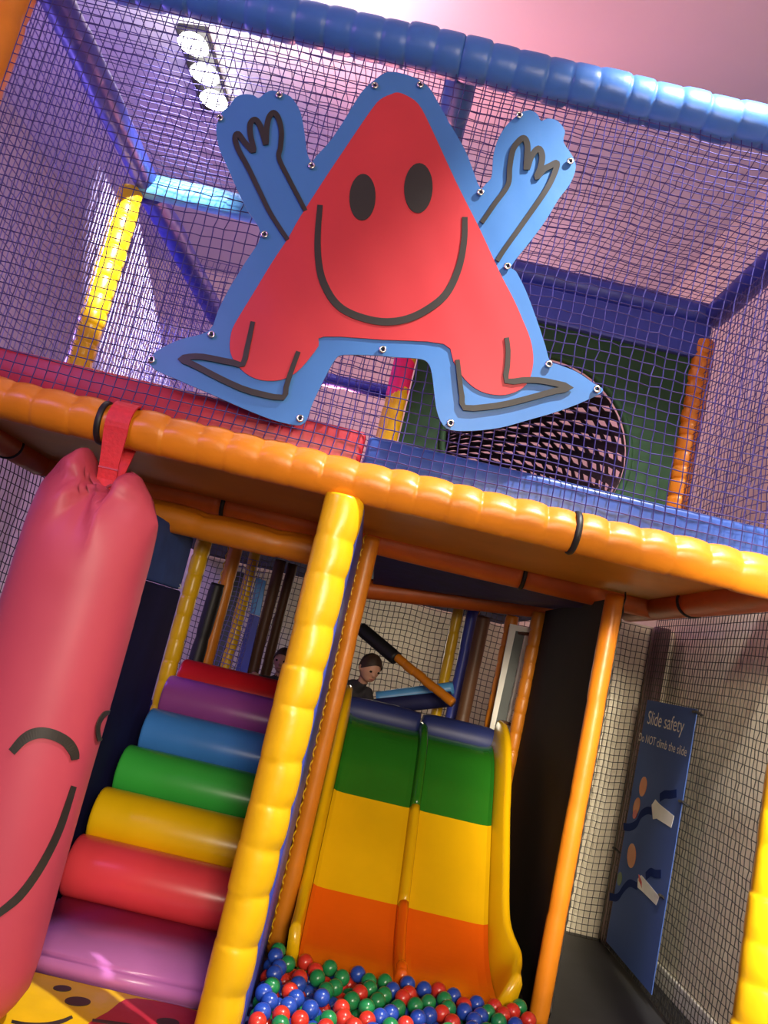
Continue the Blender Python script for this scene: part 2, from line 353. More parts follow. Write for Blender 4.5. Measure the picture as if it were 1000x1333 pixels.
# ------------------------------------------------------------------ nets
net('front_net', (-1.90, Y1 - 0.015, 2.21), (3.80, 0, 0), (0, 0, ZT - 2.27), 0.043, 0.0026, M_NET, 'blue cord net across the front of the upper level', sag=-0.02, seed=11)
net('side_net', (XL + 0.0, Y1 + 0.05, 2.2), (0.0, Y2 - Y1 - 0.05, 0), (0, 0, 1.74), 0.043, 0.003, M_NETL, 'pale violet cord net on the left side of the upper level', sag=0.015, seed=12)
net('side_net', (XL + 0.05, Y2 + 0.08, 2.2), (0.1, 1.95, 0), (0, 0, 1.70), 0.043, 0.003, M_NETL, 'violet cord net on the left behind the bright post', sag=0.015, seed=13)
net('side_net', (XR + 0.0, Y1 + 0.05, 2.2), (0, Y2 - Y1, 0), (0, 0, 1.75), 0.043, 0.0028, M_NET, 'blue cord net on the right side of the upper level', sag=-0.015, seed=14)
net('roof_net', (XL + 0.02, Y1 + 0.03, ZT + 0.03), (XM - XL, 0, 0), (0, Y2 - Y1, 0), 0.05, 0.0024, M_NET, 'dark cord roof net over the left bay', sag=-0.04, seed=15)
net('roof_net', (XM + 0.02, Y1 + 0.03, ZT + 0.03), (XR - XM, 0, 0), (0, Y2 - Y1, 0), 0.05, 0.0024, M_NET, 'dark cord roof net over the right bay', sag=-0.04, seed=16)
net('back_net', (XL + 0.1, Y2 + 0.9, 2.2), (XM - XL - 0.1, 0, 0), (0, 0, 1.75), 0.045, 0.0028, M_NET, 'cord net at the back of the left upper bay', sag=0.02, seed=17)
xc, yc = 2.04, 5.66
net('aisle_net', (xc, 1.6, 0.03), (0, yc - 1.6, 0), (0, 0, 2.2), 0.038, 0.0027, M_NETB, 'black cord net along the aisle wall', sag=0.02, jit=0.05, seed=18, spv=0.045)
net('aisle_net', (1.36, 5.68, 0.02), (xc - 1.38, 0, 0), (0, 0, 2.1), 0.038, 0.0027, M_NETB, 'black cord net across the far end of the aisle', sag=0.0, jit=0.05, seed=19, spv=0.045)
net('side_net', (XL, Y1, 0.02), (0, 3.3, 0), (0, 0, 2.05), 0.05, 0.003, M_NETB, 'black cord net under the deck left of the punch bag', sag=0.02, seed=20)

# ------------------------------------------------------------------ smiling cut-out panel laced to the front net
YC = Y1 - 0.05
OUT = [(284,160),(282,172),(286,195),(297,220),(310,250),(323,276),(340,307),(320,342),(300,374),(285,403),(272,431),(235,442),(207,455),(194,469),(202,481),(230,494),(267,510),(292,521),(317,532),(355,547),(385,554),(395,552),(400,546),(407,526),(417,505),(428,483),(438,467),(445,463.5),(461,463),(495,464),(514,466),(543,467.6),(556,472),(562,486),(566,519),(569,537),(575,551),(586,560),(615,561),(650,557),(687,547),(725,536),(762,522),(785,509),(772,499),(750,484),(725,474),(716,470),(710,450),(700,420),(685,380),(672,354),(666,346),(690,315),(710,288),(727,260),(742,240),(749,220),(745,205),(733,186),(735,172),(725,159),(712,156),(704,159),(699,150),(690,145),(680,147),(670,154),(657,167),(647,185),(642,205),(640,230),(632,240),(625,245),(615,220),(605,195),(585,160),(567,127),(555,110),(535,99),(513,94),(500,96),(485,107),(470,122),(450,155),(430,185),(412,205),(406,213),(400,200),(397,177),(392,150),(382,132),(372,125),(355,120),(345,124),(337,130),(330,126),(317,125),(307,129),(300,139),(290,147)]
RED = [(510,124),(497,130),(487,140),(465,172),(445,202),(420,240),(390,287),(376,312),(356,342),(334,378),(310,417),(302,434),(300,455),(305,470),(320,487),(340,496),(365,496),(385,487),(400,472),(415,452),(422,440),(500,444),(577,449),(590,472),(605,495),(625,510),(650,515),(670,511),(685,501),(692,485),(694,465),(690,442),(680,417),(668,390),(650,355),(625,300),(592,235),(560,165),(545,137),(530,126),(518,122)]
def cxz(u, v):
    p = onY(u, v, YC); return np.array([p[0], p[2]])
def wave(x, z):
    return 0.005 * math.sin(4.1 * x + 2.3 * z) + 0.0015 * math.sin(9 * x - 6 * z + 1.0) + 0.0005 * math.sin(27 * x + 19 * z) - 0.006
def inside(p, poly):
    x, y = p; c = False; n = len(poly)
    for i in range(n):
        x1, y1 = poly[i]; x2_, y2_ = poly[(i + 1) % n]
        if (y1 > y) != (y2_ > y) and x < (x2_ - x1) * (y - y1) / (y2_ - y1) + x1: c = not c
    return c
def sheet(name, poly, off, thick, material, parent, step=0.03):
    poly = [np.array(p) for p in poly]; n = len(poly); P = np.array(poly)
    pts = [Vector(p) for p in poly]
    lo, hi = P.min(0), P.max(0); gx = np.arange(lo[0], hi[0], step); gz = np.arange(lo[1], hi[1], step)
    for a in gx:
        for b in gz:
            q = np.array([a, b])
            if inside(q, poly) and np.min(np.hypot(*(P - q).T)) > step * 0.5: pts.append(Vector(q))
    r = delaunay_2d_cdt(pts, [(i, (i + 1) % n) for i in range(n)], [], 1, 1e-6)
    vs, fs = r[0], r[2]; k = len(vs)
    V = [(v.x, YC + wave(v.x, v.y) - off, v.y) for v in vs] + [(v.x, YC + wave(v.x, v.y) - off + thick, v.y) for v in vs]
    bme = {}
    F = []
    for f in fs:
        a, b, c = f
        pa, pb, pc = vs[a], vs[b], vs[c]
        if (pb.x - pa.x) * (pc.y - pa.y) - (pb.y - pa.y) * (pc.x - pa.x) < 0: f = [a, c, b]
        F.append(tuple(f)); F.append(tuple(k + i for i in reversed(f)))
        for i in range(3):
            e = (f[i], f[(i + 1) % 3]); bme[e] = bme.get(e, 0) + 1
    for (a, b) in list(bme):
        if (b, a) not in bme:
            i0 = len(V); V += [V[a], V[k + a], V[k + b], V[b]]; F.append((i0, i0 + 1, i0 + 2, i0 + 3))
    me = pyd(name, V, F)
    o = obj(name, me, material, parent)
    me.polygons.foreach_set('use_smooth', [True] * len(me.polygons)); return o
def stroke(name, pts, width, off, parent, place, sm=5, taper=0.75):
    P = catmull([np.array(p, float) for p in pts], sm) if sm > 1 else [np.array(p, float) for p in pts]
    k = len(P); V = []; F = []
    for i, p in enumerate(P):
        a = P[max(0, i - 1)]; b = P[min(k - 1, i + 1)]; d = b - a; d /= (np.linalg.norm(d) + 1e-9); nrm = np.array([-d[1], d[0]])
        e = min(i, k - 1 - i) / max(1, k - 1); wd = width * 0.5 * (taper + (1 - taper) * min(1, e * 4))
        V += [place(p + nrm * wd, 0.0), place(p + nrm * wd, off), place(p - nrm * wd, off), place(p - nrm * wd, 0.0)]
    for i in range(k - 1):
        for j in range(3): F.append((i * 4 + j, i * 4 + j + 1, i * 4 + 4 + j + 1, i * 4 + 4 + j))
    F.append((0, 1, 2, 3)); F.append((k * 4 - 1, k * 4 - 2, k * 4 - 3, k * 4 - 4))
    return obj(name, pyd(name, V, F), M_INK, parent)
fig = thing('cutout_panel', 'large blue vinyl cut-out with a red smiling three-cornered face and raised hands', 'cutout panel')
OUTc = catmull([cxz(*p) for p in OUT], 3, True); REDc = catmull([cxz(*p) for p in RED], 3, True)
sheet('backing_sheet', OUTc, 0.0, 0.006, M_PBLUE, fig)
sheet('face_sheet', REDc, 0.006, 0.004, M_PRED, fig)
def onfig(p, off):
    q = cxz(*p); return (q[0], YC + wave(q[0], q[1]) - 0.0055 - off, q[1])
def ell(cx, cy, rx, ry, tilt, n=28):
    return [(cx + rx * math.cos(t) * math.cos(tilt) - ry * math.sin(t) * math.sin(tilt), cy + rx * math.cos(t) * math.sin(tilt) + ry * math.sin(t) * math.cos(tilt)) for t in [2 * math.pi * i / n for i in range(n)]]
for (a, b, rx, ry) in ((472, 259.5, 17, 30.5), (544.5, 247, 18.5, 32.5)):
    sheet('eye', [cxz(*p) for p in ell(a, b, rx, ry, 0.04)], 0.0095, 0.004, M_INK, fig)
stroke('smile', [(417,270),(414,310),(415,342),(421,370),(437,397),(460,412),(497,421),(530,417),(560,402),(582,382),(597,350),(604,315),(605,284)], 9.5, 0.0045, fig, onfig)
stroke('hand_outline', [(375,315),(353,281),(340,255),(324,222),(312,200),(307,184),(311,178),(320,190),(331,200),(327,180),(327,165),(333,160),(339,167),(344,182),(347,191),(348,172),(351,157),(357,151),(363,158),(367,175),(366,195),(364,210),(377,237),(398,277)], 7.2, 0.004, fig, onfig)
stroke('hand_outline', [(627,291),(645,265),(661,242),(663,220),(667,198),(675,186),(682,183),(686,194),(685,222),(691,206),(700,196),(705,205),(703,220),(698,233),(707,223),(716,218),(724,215),(721,228),(710,250),(682,290),(657,325),(647,341)], 7.8, 0.004, fig, onfig)
stroke('foot_outline', [(330,421),(326,440),(322,458),(317,476),(305,474),(290,471),(265,466),(247,466),(236,469),(246,473),(260,480),(285,493),(315,507),(342,515),(369,519),(373,506),(378,490),(389,460)], 7.8, 0.006, fig, onfig, sm=2)
stroke('foot_outline', [(659,441),(661,458),(660,478),(659,497),(680,496),(700,496),(722,500),(742,506),(722,510),(700,516),(662,526),(632,531),(604,532),(601,518),(599,505),(595,470)], 7.8, 0.006, fig, onfig, sm=2)
for (a, b) in ((287,157),(364,128),(406,219),(488,114),(547,112),(625,252),(675,153),(741,213),(345,308),(276,437),(198,469),(391,546),(498,457),(586,552),(714,475),(776,508),(660,348)):
    q = onfig((a, b), 0.004)
    ey = obj('eyelet', ring_mesh('eyelet', q, (0, 1, 0), 0.0105, 0.0045, 16, 6), M_METAL, fig, True)
    V, F = tube_path([(q[0], q[1] - 0.004, q[2]), (q[0] + 0.004, q[1] + 0.01, q[2] + 0.004), (q[0] + 0.012, YC + 0.035, q[2] + 0.016)], 0.0045, 6)
    obj('tie_cord', pyd('tie_cord', V, F), M_BLACK, ey)

# ------------------------------------------------------------------ punch bag
BX, BY, BR = -1.04, Y1, 0.232
sx0 = onY(157, 575, Y1)[0]
bag = thing('punch_bag', 'big pink hanging punch bag with a printed smiling face', 'punch bag')
TOPE = [onY(u, v, BY) for u, v in ((40,660),(44,636),(80,606),(108,586),(118,583),(125,600),(129,624),(140,634),(152,642),(160,634),(164,618),(172,613),(184,622),(196,646),(203,672),(206,700))]
TX = np.array([p[0] - BX for p in TOPE]); TZ = np.array([p[2] for p in TOPE]); TX[0] = -BR - 0.02; TX[-1] = BR + 0.02
def ztop(x): return float(np.interp(x, TX, TZ))
xgth, zgth = sx0 - BX, 1.90
NB = 96; V = []; F = []; rows = []
levels = [('b', z) for z in [0.06, 0.075, 0.11, 0.16] + list(np.linspace(0.25, 1.52, 16))] + [('t', q) for q in (0.06, 0.14, 0.24, 0.34, 0.45, 0.55, 0.64, 0.72, 0.79, 0.85, 0.90, 0.94, 0.97, 1.0)]
for kind_, z in levels:
    row = []
    for j in range(NB):
        a = 2 * math.pi * j / NB; ca, sa = math.cos(a), math.sin(a)
        q = (abs(ca) ** 2.4 + abs(sa) ** 2.4) ** (-1 / 2.4)
        x, y = BR * q * ca * 0.97, BR * q * sa * 0.97
        if kind_ == 'b':
            zz = z
            if z < 0.2: f = 0.72 + 0.28 * math.sin(min(1, (z - 0.06) / 0.14) * math.pi / 2); x *= f; y *= f
            x += 0.002 * math.sin(3 * a + z * 5); y += 0.002 * math.cos(4 * a + z * 4)
        else:
            zt = ztop(x); zz = 1.52 + (zt - 1.52) * z
            th = math.sqrt(max(0.0, 1 - z ** 2.6))
            y = y * th + (0.012 if sa > 0 else -0.012) * z * min(1, abs(sa) * 4)
            dx, dz = x - xgth, zz - zgth; dist = math.hypot(dx, dz); ph = math.atan2(dz, dx)
            amp = math.exp(-(dist / 0.17) ** 2) * min(1, z * 1.6) * min(1, abs(sa) * 3)
            y += -(0.030 * math.sin(5 * ph + 0.9) + 0.016 * math.sin(11 * ph + 2.0)) * amp * (1 if sa < 0 else -0.6)
        row.append(len(V)); V.append((BX + x, BY + y, zz))
    rows.append(row)
for i in range(len(rows) - 1):
    for j in range(NB): F.append((rows[i][j], rows[i][(j + 1) % NB], rows[i + 1][(j + 1) % NB], rows[i + 1][j]))
F.append(tuple(reversed(rows[0])))
for j in range(NB // 2):
    a, b, c, d = rows[-1][j], rows[-1][(j + 1) % NB], rows[-1][(NB - j - 1) % NB], rows[-1][(NB - j) % NB]
    f = []
    for q in (a, b, c, d):
        if q not in f: f.append(q)
    if len(f) > 2: F.append(tuple(f))
body = obj('bag_body', pyd('bag_body', V, F), M_PINK, bag, True)
def onbag(p, off):
    d = ray(*p); A = d[0] ** 2 + d[1] ** 2; ox, oy = CAMP[0] - BX, CAMP[1] - BY; R = BR + 0.0
    B = 2 * (ox * d[0] + oy * d[1]); D = B * B - 4 * A * (ox * ox + oy * oy - R * R)
    t = (-B - math.sqrt(max(D, 0))) / (2 * A); q = CAMP + d * t
    n = np.array([q[0] - BX, q[1] - BY]); th = math.atan2(n[1], n[0])
    ca, sa = math.cos(th), math.sin(th); rr = BR * 0.97 * (abs(ca) ** 2.4 + abs(sa) ** 2.4) ** (-1 / 2.4) + 0.002 + off
    return (BX + rr * ca, BY + rr * sa, q[2])
stroke('closed_eye', [(15,979),(31,962),(48,954),(66,955),(84,964),(94,978),(96,988)], 14, 0.004, bag, onbag)
stroke('closed_eye', [(146,927),(138,929),(132,936),(128,946),(129,958),(131,965)], 6, 0.004, bag, onbag)
stroke('smile', [(95,1023),(87,1048),(76,1079),(61,1110),(43,1140),(23,1166),(0,1186),(-25,1205)], 10, 0.004, bag, onbag)
# strap: a flat webbing loop over the rail and down to the gathered neck
sx = onY(157, 575, Y1)[0]; SW = 0.044
loop = []
for i in range(25):
    a = math.radians(-60 + i * (300 / 24)); loop.append((math.cos(a + math.radians(0)) , math.sin(a)))
prof = []
RS = RB + 0.012
prof.append((-0.028, 1.865)); prof.append((-0.03, 1.93)); prof.append((-0.05, 1.99))
for i in range(21):
    a = math.radians(205 - i * 230 / 20); prof.append((math.cos(a) * RS, ZD + math.sin(a) * RS))
prof.append((0.05, 1.99)); prof.append((0.03, 1.93)); prof.append((0.028, 1.865))
V = []; F = []
for i, (py, pz) in enumerate(prof):
    a = np.array(prof[max(0, i - 1)]); b = np.array(prof[min(len(prof) - 1, i + 1)]); d = b - a; d /= np.linalg.norm(d); nrm = np.array([-d[1], d[0]]) * 0.004
    for sxx, sn in ((-1, 1), (1, 1), (1, -1), (-1, -1)):
        V.append((sx + sxx * SW * (1.0 if pz > 2.0 else 0.82), Y1 + py + nrm[0] * sn, pz + nrm[1] * sn))
for i in range(len(prof) - 1):
    for j in range(4): F.append((i * 4 + j, i * 4 + (j + 1) % 4, i * 4 + 4 + (j + 1) % 4, i * 4 + 4 + j))
F.append((3, 2, 1, 0)); F.append(tuple(len(V) - 4 + j for j in range(4)))
st = obj('hanging_strap', pyd('hanging_strap', V, F), M_STRAP, bag); st['label'] = 'red webbing strap'
o = obj('stitch_line', box_mesh('stitch_line', (sx - SW * 0.84, Y1 - 0.05, 1.965), (sx + SW * 0.84, Y1 - 0.041, 1.971)), M_PINK, st)
obj('shackle', ring_mesh('shackle', (sx + 0.035, Y1 - 0.045, 1.88), (0.5, 1, 0.2), 0.03, 0.006, 20, 6), M_METAL, bag, True)

# ------------------------------------------------------------------ roller stairs
SXL, SXR = -1.05, -0.19
def roller(label, col, y, z, r, x0=SXL, x1=SXR):
    k = 40; prof = [(x0, 0.0), (x0, r * 0.9)] + [(x0 + 0.02 * (1 - math.cos(t)), r * 0.9 + r * 0.1 * math.sin(t)) for t in (0.5, 1.0, 1.57)]
    prof += [(x1 - (p[0] - x0), p[1]) for p in reversed(prof)]
    V = []; F = []
    for (x, rr) in prof:
        for j in range(k):
            a = 2 * math.pi * j / k; V.append((x, y + rr * math.cos(a), z + rr * math.sin(a)))
    for i in range(len(prof) - 1):
        for j in range(k): F.append((i * k + j, i * k + (j + 1) % k, (i + 1) * k + (j + 1) % k, (i + 1) * k + j))
    me = pyd('stair_roller', V, F)
    o = obj('stair_roller', me, col, None, True); return tag(o, label, 'roller step', 'soft roller steps')
def vin(n, c): return mat(n, c, 0.30, 0.05, 5, 0.08, 6, coat=0.1)
M_RR = vin('roller_red', (0.88, 0.065, 0.085)); M_RY = vin('roller_yellow', (0.88, 0.55, 0.004)); M_RG = vin('roller_green', (0.045, 0.45, 0.06))
M_RB = vin('roller_blue', (0.06, 0.26, 0.76)); M_RP = vin('roller_purple', (0.32, 0.07, 0.32)); M_RD = vin('roller_dark_red', (0.55, 0.012, 0.015)); M_LI = vin('roller_lilac', (0.66, 0.22, 0.62))
SR = 0.136
for lb, mm, y, z in (('red soft roller step just above the lilac slab', M_RR, 4.02, 0.27), ('yellow soft roller step between red and green ones', M_RY, 4.22, 0.455), ('green soft roller step between yellow and blue ones', M_RG, 4.48, 0.63),
                     ('blue soft roller step between green and purple ones', M_RB, 4.80, 0.80), ('purple soft roller step just below the dark red one', M_RP, 5.06, 0.98), ('dark red soft roller at the head of the stairs', M_RD, 5.36, 1.075)):
    roller(lb, mm, y, z, SR)
# lilac slab at the foot
bm = bmesh.new()
zf, zk = 0.095, 0.155
vs = [bm.verts.new(p) for p in ((SXL, 3.50, 0.0), (SXR, 3.50, 0.0), (SXR, 3.98, 0.0), (SXL, 3.98, 0.0), (SXL, 3.50, zf), (SXR, 3.50, zf), (SXR, 3.98, zk), (SXL, 3.98, zk))]
for f in ((3, 2, 1, 0), (4, 5, 6, 7), (0, 1, 5, 4), (1, 2, 6, 5), (2, 3, 7, 6), (3, 0, 4, 7)): bm.faces.new([vs[i] for i in f])
bmesh.ops.bevel(bm, geom=bm.edges[:], offset=0.02, segments=3, affect='EDGES')
me = bpy.data.meshes.new('step_slab'); bm.to_mesh(me); bm.free()
tag(obj('step_slab', me, M_LI, None, True), 'flat lilac foam slab at the foot of the roller stairs', 'step')
# sloping carcass the rollers lie on
V = [(SXL + .01, 3.99, 0.0), (SXL + .01, 5.5, 0.0), (SXL + .01, 5.5, 0.93), (SXL + .01, 5.3, 0.90), (SXL + .01, 4.02, 0.10)]
V += [(SXR - .01, v[1], v[2]) for v in V]
F = [(0, 1, 2, 3, 4), (9, 8, 7, 6, 5)] + [(i, (i + 1) % 5 + 0, (i + 1) % 5 + 5, i + 5) for i in range(5)]
tag(obj('stair_ramp', pyd('stair_ramp', V, F), M_NAVY), 'navy ramp under the soft rollers', 'ramp')
# left wall of the stairs
lw = thing('stair_side_panel', 'dark blue padded side panel left of the roller stairs', 'panel')
obj('lower_pad', box_mesh('lower_pad', (SXL - 0.10, 3.5, 0.0), (SXL - 0.045, 4.95, 1.62), 0.015), mat('matt_navy_vinyl', (0.012, 0.013, 0.09), 0.85, 0.3, 2.5, spec=0.2), lw)
obj('upper_pad', box_mesh('upper_pad', (SXL - 0.10, 4.0, 1.625), (SXL - 0.055, 4.95, 1.95), 0.015), mat('matt_blue_vinyl', (0.03, 0.10, 0.42), 0.8, 0.15, 6), lw)
# floor mat with faces in front of the stairs
fm = thing('floor_mat', 'yellow and red floor mat printed with smiling faces before the stairs', 'mat')
MZ = 0.02
obj('mat_base', box_mesh('mat_base', (-1.3, 2.75, 0.0), (SXR, 3.49, MZ), 0.005), M_YELLOW, fm)
def flat(name, pts, z, material, parent, th=0.004):
    P = [(p[0], p[1]) for p in pts]; k = len(P)
    V = [(x, y, z) for x, y in P] + [(x, y, z + th) for x, y in P]
    F = [tuple(reversed(range(k))), tuple(range(k, 2 * k))] + [(i, (i + 1) % k, k + (i + 1) % k, k + i) for i in range(k)]
    return obj(name, pyd(name, V, F), material, parent)
def mz(u, v): return onZ(u, v, MZ)
redp = catmull([mz(178, 1300)[:2], mz(140, 1318)[:2], mz(110, 1338)[:2], mz(95, 1375)[:2], mz(180, 1420)[:2], mz(275, 1400)[:2], (SXR - 0.01, 3.1), (SXR - 0.01, 3.44)], 4, True)
flat('red_shape', redp, MZ - 0.002, M_KRED, fm)
def onmat(p, off): q = mz(*p); return (q[0], q[1], MZ + off * 1.0 - 0.001)
for (a, b, rx, ry) in ((81, 1287, 12, 4), (101, 1304, 17, 6)): flat('eye', [mz(*p)[:2] for p in ell(a, b, rx, ry, 0.05)], MZ - 0.002, M_INK, fm)
stroke('smile', [(15,1330),(35,1334),(60,1334),(80,1330),(94,1324)], 5, 0.003, fm, onmat)
stroke('smile', [(120,1329),(150,1333),(180,1337)], 4, 0.005, fm, onmat)
flat('eye', [mz(*p)[:2] for p in ell(218, 1332, 15, 5, 0.1)], MZ + 0.0015, M_INK, fm)

# ------------------------------------------------------------------ double slide
sl = thing('double_slide', 'two-lane moulded slide in green, yellow and orange running into the ball pit', 'slide')
M_SG = mat('slide_green', (0.02, 0.16, 0.012), 0.22, 0.1, 3, coat=0.3); M_SY = mat('slide_yellow', (0.80, 0.46, 0.004), 0.22, 0.06, 3, coat=0.3); M_SO = mat('slide_orange', (0.80, 0.12, 0.004), 0.2, 0.06, 3, coat=0.4)
PATH = [(5.42, 1.10), (5.28, 1.09), (5.14, 1.03), (5.00, 0.89), (4.86, 0.71), (4.66, 0.50), (4.46, 0.295), (4.30, 0.185), (4.14, 0.13), (3.96, 0.11)]
PP = catmull(PATH, 6)
YG, YO = 4.86, 4.46
S0, S1, SM = 0.075, 1.005, 0.555
def sweep(name, pts, prof, material, parent, smooth=True, closed=True):
    V = []; F = []
    for i, p in enumerate(pts):
        a = pts[max(0, i - 1)]; b = pts[min(len(pts) - 1, i + 1)]; d = np.array(b) - np.array(a); d /= np.linalg.norm(d)
        n = np.array([d[1], -d[0]]); n = n if n[1] > 0 else -n
        fx = prof(i / (len(pts) - 1)) if callable(prof) else prof
        k = len(fx)
        for (x, h) in fx: V.append((x, p[0] + n[0] * h, p[1] + n[1] * h))
    for i in range(len(pts) - 1):
        for j in range(k if closed else k - 1): F.append((i * k + j, i * k + (j + 1) % k, (i + 1) * k + (j + 1) % k, (i + 1) * k + j))
    if closed: F.append(tuple(reversed(range(k)))); F.append(tuple(range(len(V) - k, len(V))))
    return obj(name, pyd(name, V, F), material, parent, smooth)
def split(lo, hi): return [p for p in PP if lo - 1e-6 <= p[0] <= hi + 1e-6]
for (lo, hi, mm) in ((YG, 9, M_SG), (YO, YG, M_SY), (0, YO, M_SO)):
    seg = split(lo, hi)
    for (xa, xb) in ((S0, SM), (SM, S1)):
        o = sweep('lane_bed', seg, [(xa, 0.02), (xa + 0.02, 0.006), (xa + 0.06, 0.0), (xb - 0.06, 0.0), (xb - 0.02, 0.006), (xb, 0.02), (xb, -0.03), (xa, -0.03)], mm, sl, False)
    sweep('lane_divider', seg, [(SM - 0.035, -0.01), (SM - 0.022, 0.05), (SM - 0.008, 0.062), (SM + 0.008, 0.062), (SM + 0.022, 0.05), (SM + 0.035, -0.01)], mm, sl)
obj('divider_nose', ring_mesh('divider_nose', (SM, 4.02, 0.13), (1, 0, 0.0), 0.035, 0.026, 20, 10), M_SO, sl, True)
for sgn, xb in ((-1, S0), (1, S1)):
    def prof(t, sgn=sgn, xb=xb):
        fl = 0.02 + (0.045 * math.exp(-((t - 0.84) / 0.10) ** 2) + 0.02 * t) * (1 if sgn > 0 else -0.1); h = 0.17 - 0.03 * t
        return [(xb, -0.03), (xb + sgn * 0.002, 0.02), (xb + sgn * fl, h), (xb + sgn * (fl + 0.018), h + 0.016), (xb + sgn * (fl + 0.04), h + 0.01), (xb + sgn * (fl + 0.05), h - 0.02), (xb + sgn * (fl + 0.035), -0.03)]
    sweep('side_rim', PP, prof, M_SY, sl)
obj('support_skirt', quad_slab('support_skirt', [(S0, 5.38, 0.0), (S1, 5.38, 0.0), (S1, 5.38, 1.05), (S0, 5.38, 1.05)], 0.02), M_NAVY, sl)
for x0, x1, lb in ((0.03, 0.53, 'dark blue bolster at the head of the left slide lane'), (0.55, 1.06, 'dark blue bolster at the head of the right slide lane')):
    o = obj('bolster', padded('bolster', (x0, 5.44, 1.125), (x1, 5.44, 1.125), 0.095, 0.6, 0.12, n=24), mat('bolster_blue', (0.018, 0.028, 0.13), 0.5, 0.1, 6), None, True); tag(o, lb, 'bolster')
o = obj('slide_platform', box_mesh('slide_platform', (-0.05, 5.5, 0.0), (1.06, 6.4, 1.03), 0.02), M_NAVY); tag(o, 'dark platform behind the slide where a child crouches', 'platform')

# ------------------------------------------------------------------ ball pit
BD = 0.069
cols = {'red': (0.62, 0.035, 0.02), 'blue': (0.02, 0.07, 0.42), 'green': (0.015, 0.23, 0.07)}
bmeshes = {}
for cn, cc in cols.items():
    bm = bmesh.new(); bmesh.ops.create_uvsphere(bm, u_segments=20, v_segments=12, radius=BD / 2)
    me = bpy.data.meshes.new('ball_' + cn); bm.to_mesh(me); bm.free()
    me.polygons.foreach_set('use_smooth', [True] * len(me.polygons))
    me.materials.append(mat('ball_' + cn, cc, 0.28, 0.08, 8, coat=0.2)); bmeshes[cn] = me
PX0, PX1, PY0, PY1 = -0.07, xr2 - 0.10, 3.12, 4.0
tag(obj('pit_mat', box_mesh('pit_mat', (PX0 - 0.03, PY0 - 0.05, 0.0), (PX1 + 0.03, PY1 + 0.1, 0.045), 0.01), M_NAVY), 'navy mat under the balls of the pit', 'mat')
balls = []
rg = random.Random(21)
def free(p):
    return all((p[0] - q[0]) ** 2 + (p[1] - q[1]) ** 2 + (p[2] - q[2]) ** 2 > (BD * 0.985) ** 2 for q in balls)
def bed_z(x, y):
    if S0 - 0.06 < x < S1 + 0.06 and y > 3.93: return None
    return 0.045
# lower layer: hex grid; upper layer: balls dropped onto it
row = 0; y = PY0 + BD / 2
while y < PY1 - BD / 2:
    x = PX0 + BD / 2 + (BD * 0.52 if row % 2 else 0)
    while x < PX1 - BD / 2:
        p = (x + rg.uniform(-.001, .001), y + rg.uniform(-.001, .001), 0.045 + BD / 2)
        if bed_z(p[0], p[1]) is not None and free(p): balls.append(p)
        x += BD * 1.04
    y += BD * 0.905; row += 1
low = len(balls)
tries = 0
while len(balls) < low + 175 and tries < 9000:
    tries += 1
    x, y = rg.uniform(PX0 + .035, PX1 - .035), rg.uniform(PY0 + .03, PY1 - .03)
    if bed_z(x, y + 0.02) is None: continue
    near = [q for q in balls if (q[0] - x) ** 2 + (q[1] - y) ** 2 < BD ** 2]
    z = 0.045 + BD / 2
    for q in near: z = max(z, q[2] + math.sqrt(max(0, BD ** 2 - (q[0] - x) ** 2 - (q[1] - y) ** 2)) * 1.0 + 0.0005)
    if z < 0.045 + BD / 2 + 0.062: balls.append((x, y, z))
for p in balls:
    cn = rg.choices(['blue', 'green', 'red'], (45, 30, 32))[0]
    # leave out balls the lens cannot reach (in front of the frame's lower edge)
    c = RM.T @ (np.array(p) - CAMP); v = 666.5 + FPX * c[1] / c[2]
    if v > 1420: continue
    o = bpy.data.objects.new('pit_ball', bmeshes[cn]); C.objects.link(o); o.location = p; o.rotation_euler = (rg.uniform(0, 3), rg.uniform(0, 3), 0)
    tag(o, cn + ' plastic ball lying in the ball pit', 'ball', cn + ' balls in the pit')

# ------------------------------------------------------------------ dark side of the slide lane, window and rear posts
A_ = onY(683, 900, 5.75); xa = A_[0]
post('padded_post', 'orange post at the far end of the black side panel', xa, 5.75, 0.0, 2.06, 0.05, 0.12, M_ORANGE, pinch=0.08)
tag(obj('vinyl_screen', quad_slab('vinyl_screen', [(xr2 - 0.02, YP + 0.05, 0.0), (xa + 0.03, 5.72, 0.0), (xa + 0.03, 5.72, 2.08), (xr2 - 0.02, YP + 0.05, 2.08)], 0.012), M_DARK), 'black vinyl screen between two orange posts beside the slide', 'screen')
xb = onY(650, 890, 6.1)[0]
post('padded_post', 'dark orange post left of the framed window beside the slide', xb, 6.1, 0.0, 2.02, 0.05, 0.12, M_ORANGE, pinch=0.08)
wf = thing('window_panel', 'narrow white framed window panel between two orange posts', 'window panel')
yw = 5.95
def pw(u, v): return onY(u, v, yw)
cs = [pw(664, 812), pw(691, 818), pw(655, 975), pw(636, 953)]   # TL TR BR BL
inn = [pw(671, 821), pw(684, 824), pw(654, 962), pw(643, 949)]
for i, nm in enumerate(('frame_bar',) * 4):
    j = (i + 1) % 4
    obj('frame_bar', quad_slab('frame_bar', [cs[i], inn[i], inn[j], cs[j]], 0.02), M_WHITE, wf)
for zb_ in (1.25, 1.9):
    V, F = tube_path([(xb, 6.06, zb_), (xa, 5.79, zb_)], 0.012, 8); obj('mounting_bar', pyd('mounting_bar', V, F), M_BROWN, wf, True)
obj('pane', quad_slab('pane', [p + np.array([0, 0.008, 0]) for p in inn], 0.005), M_GREY, wf)
yb = 6.6
xp = onY(618, 860, yb)[0]
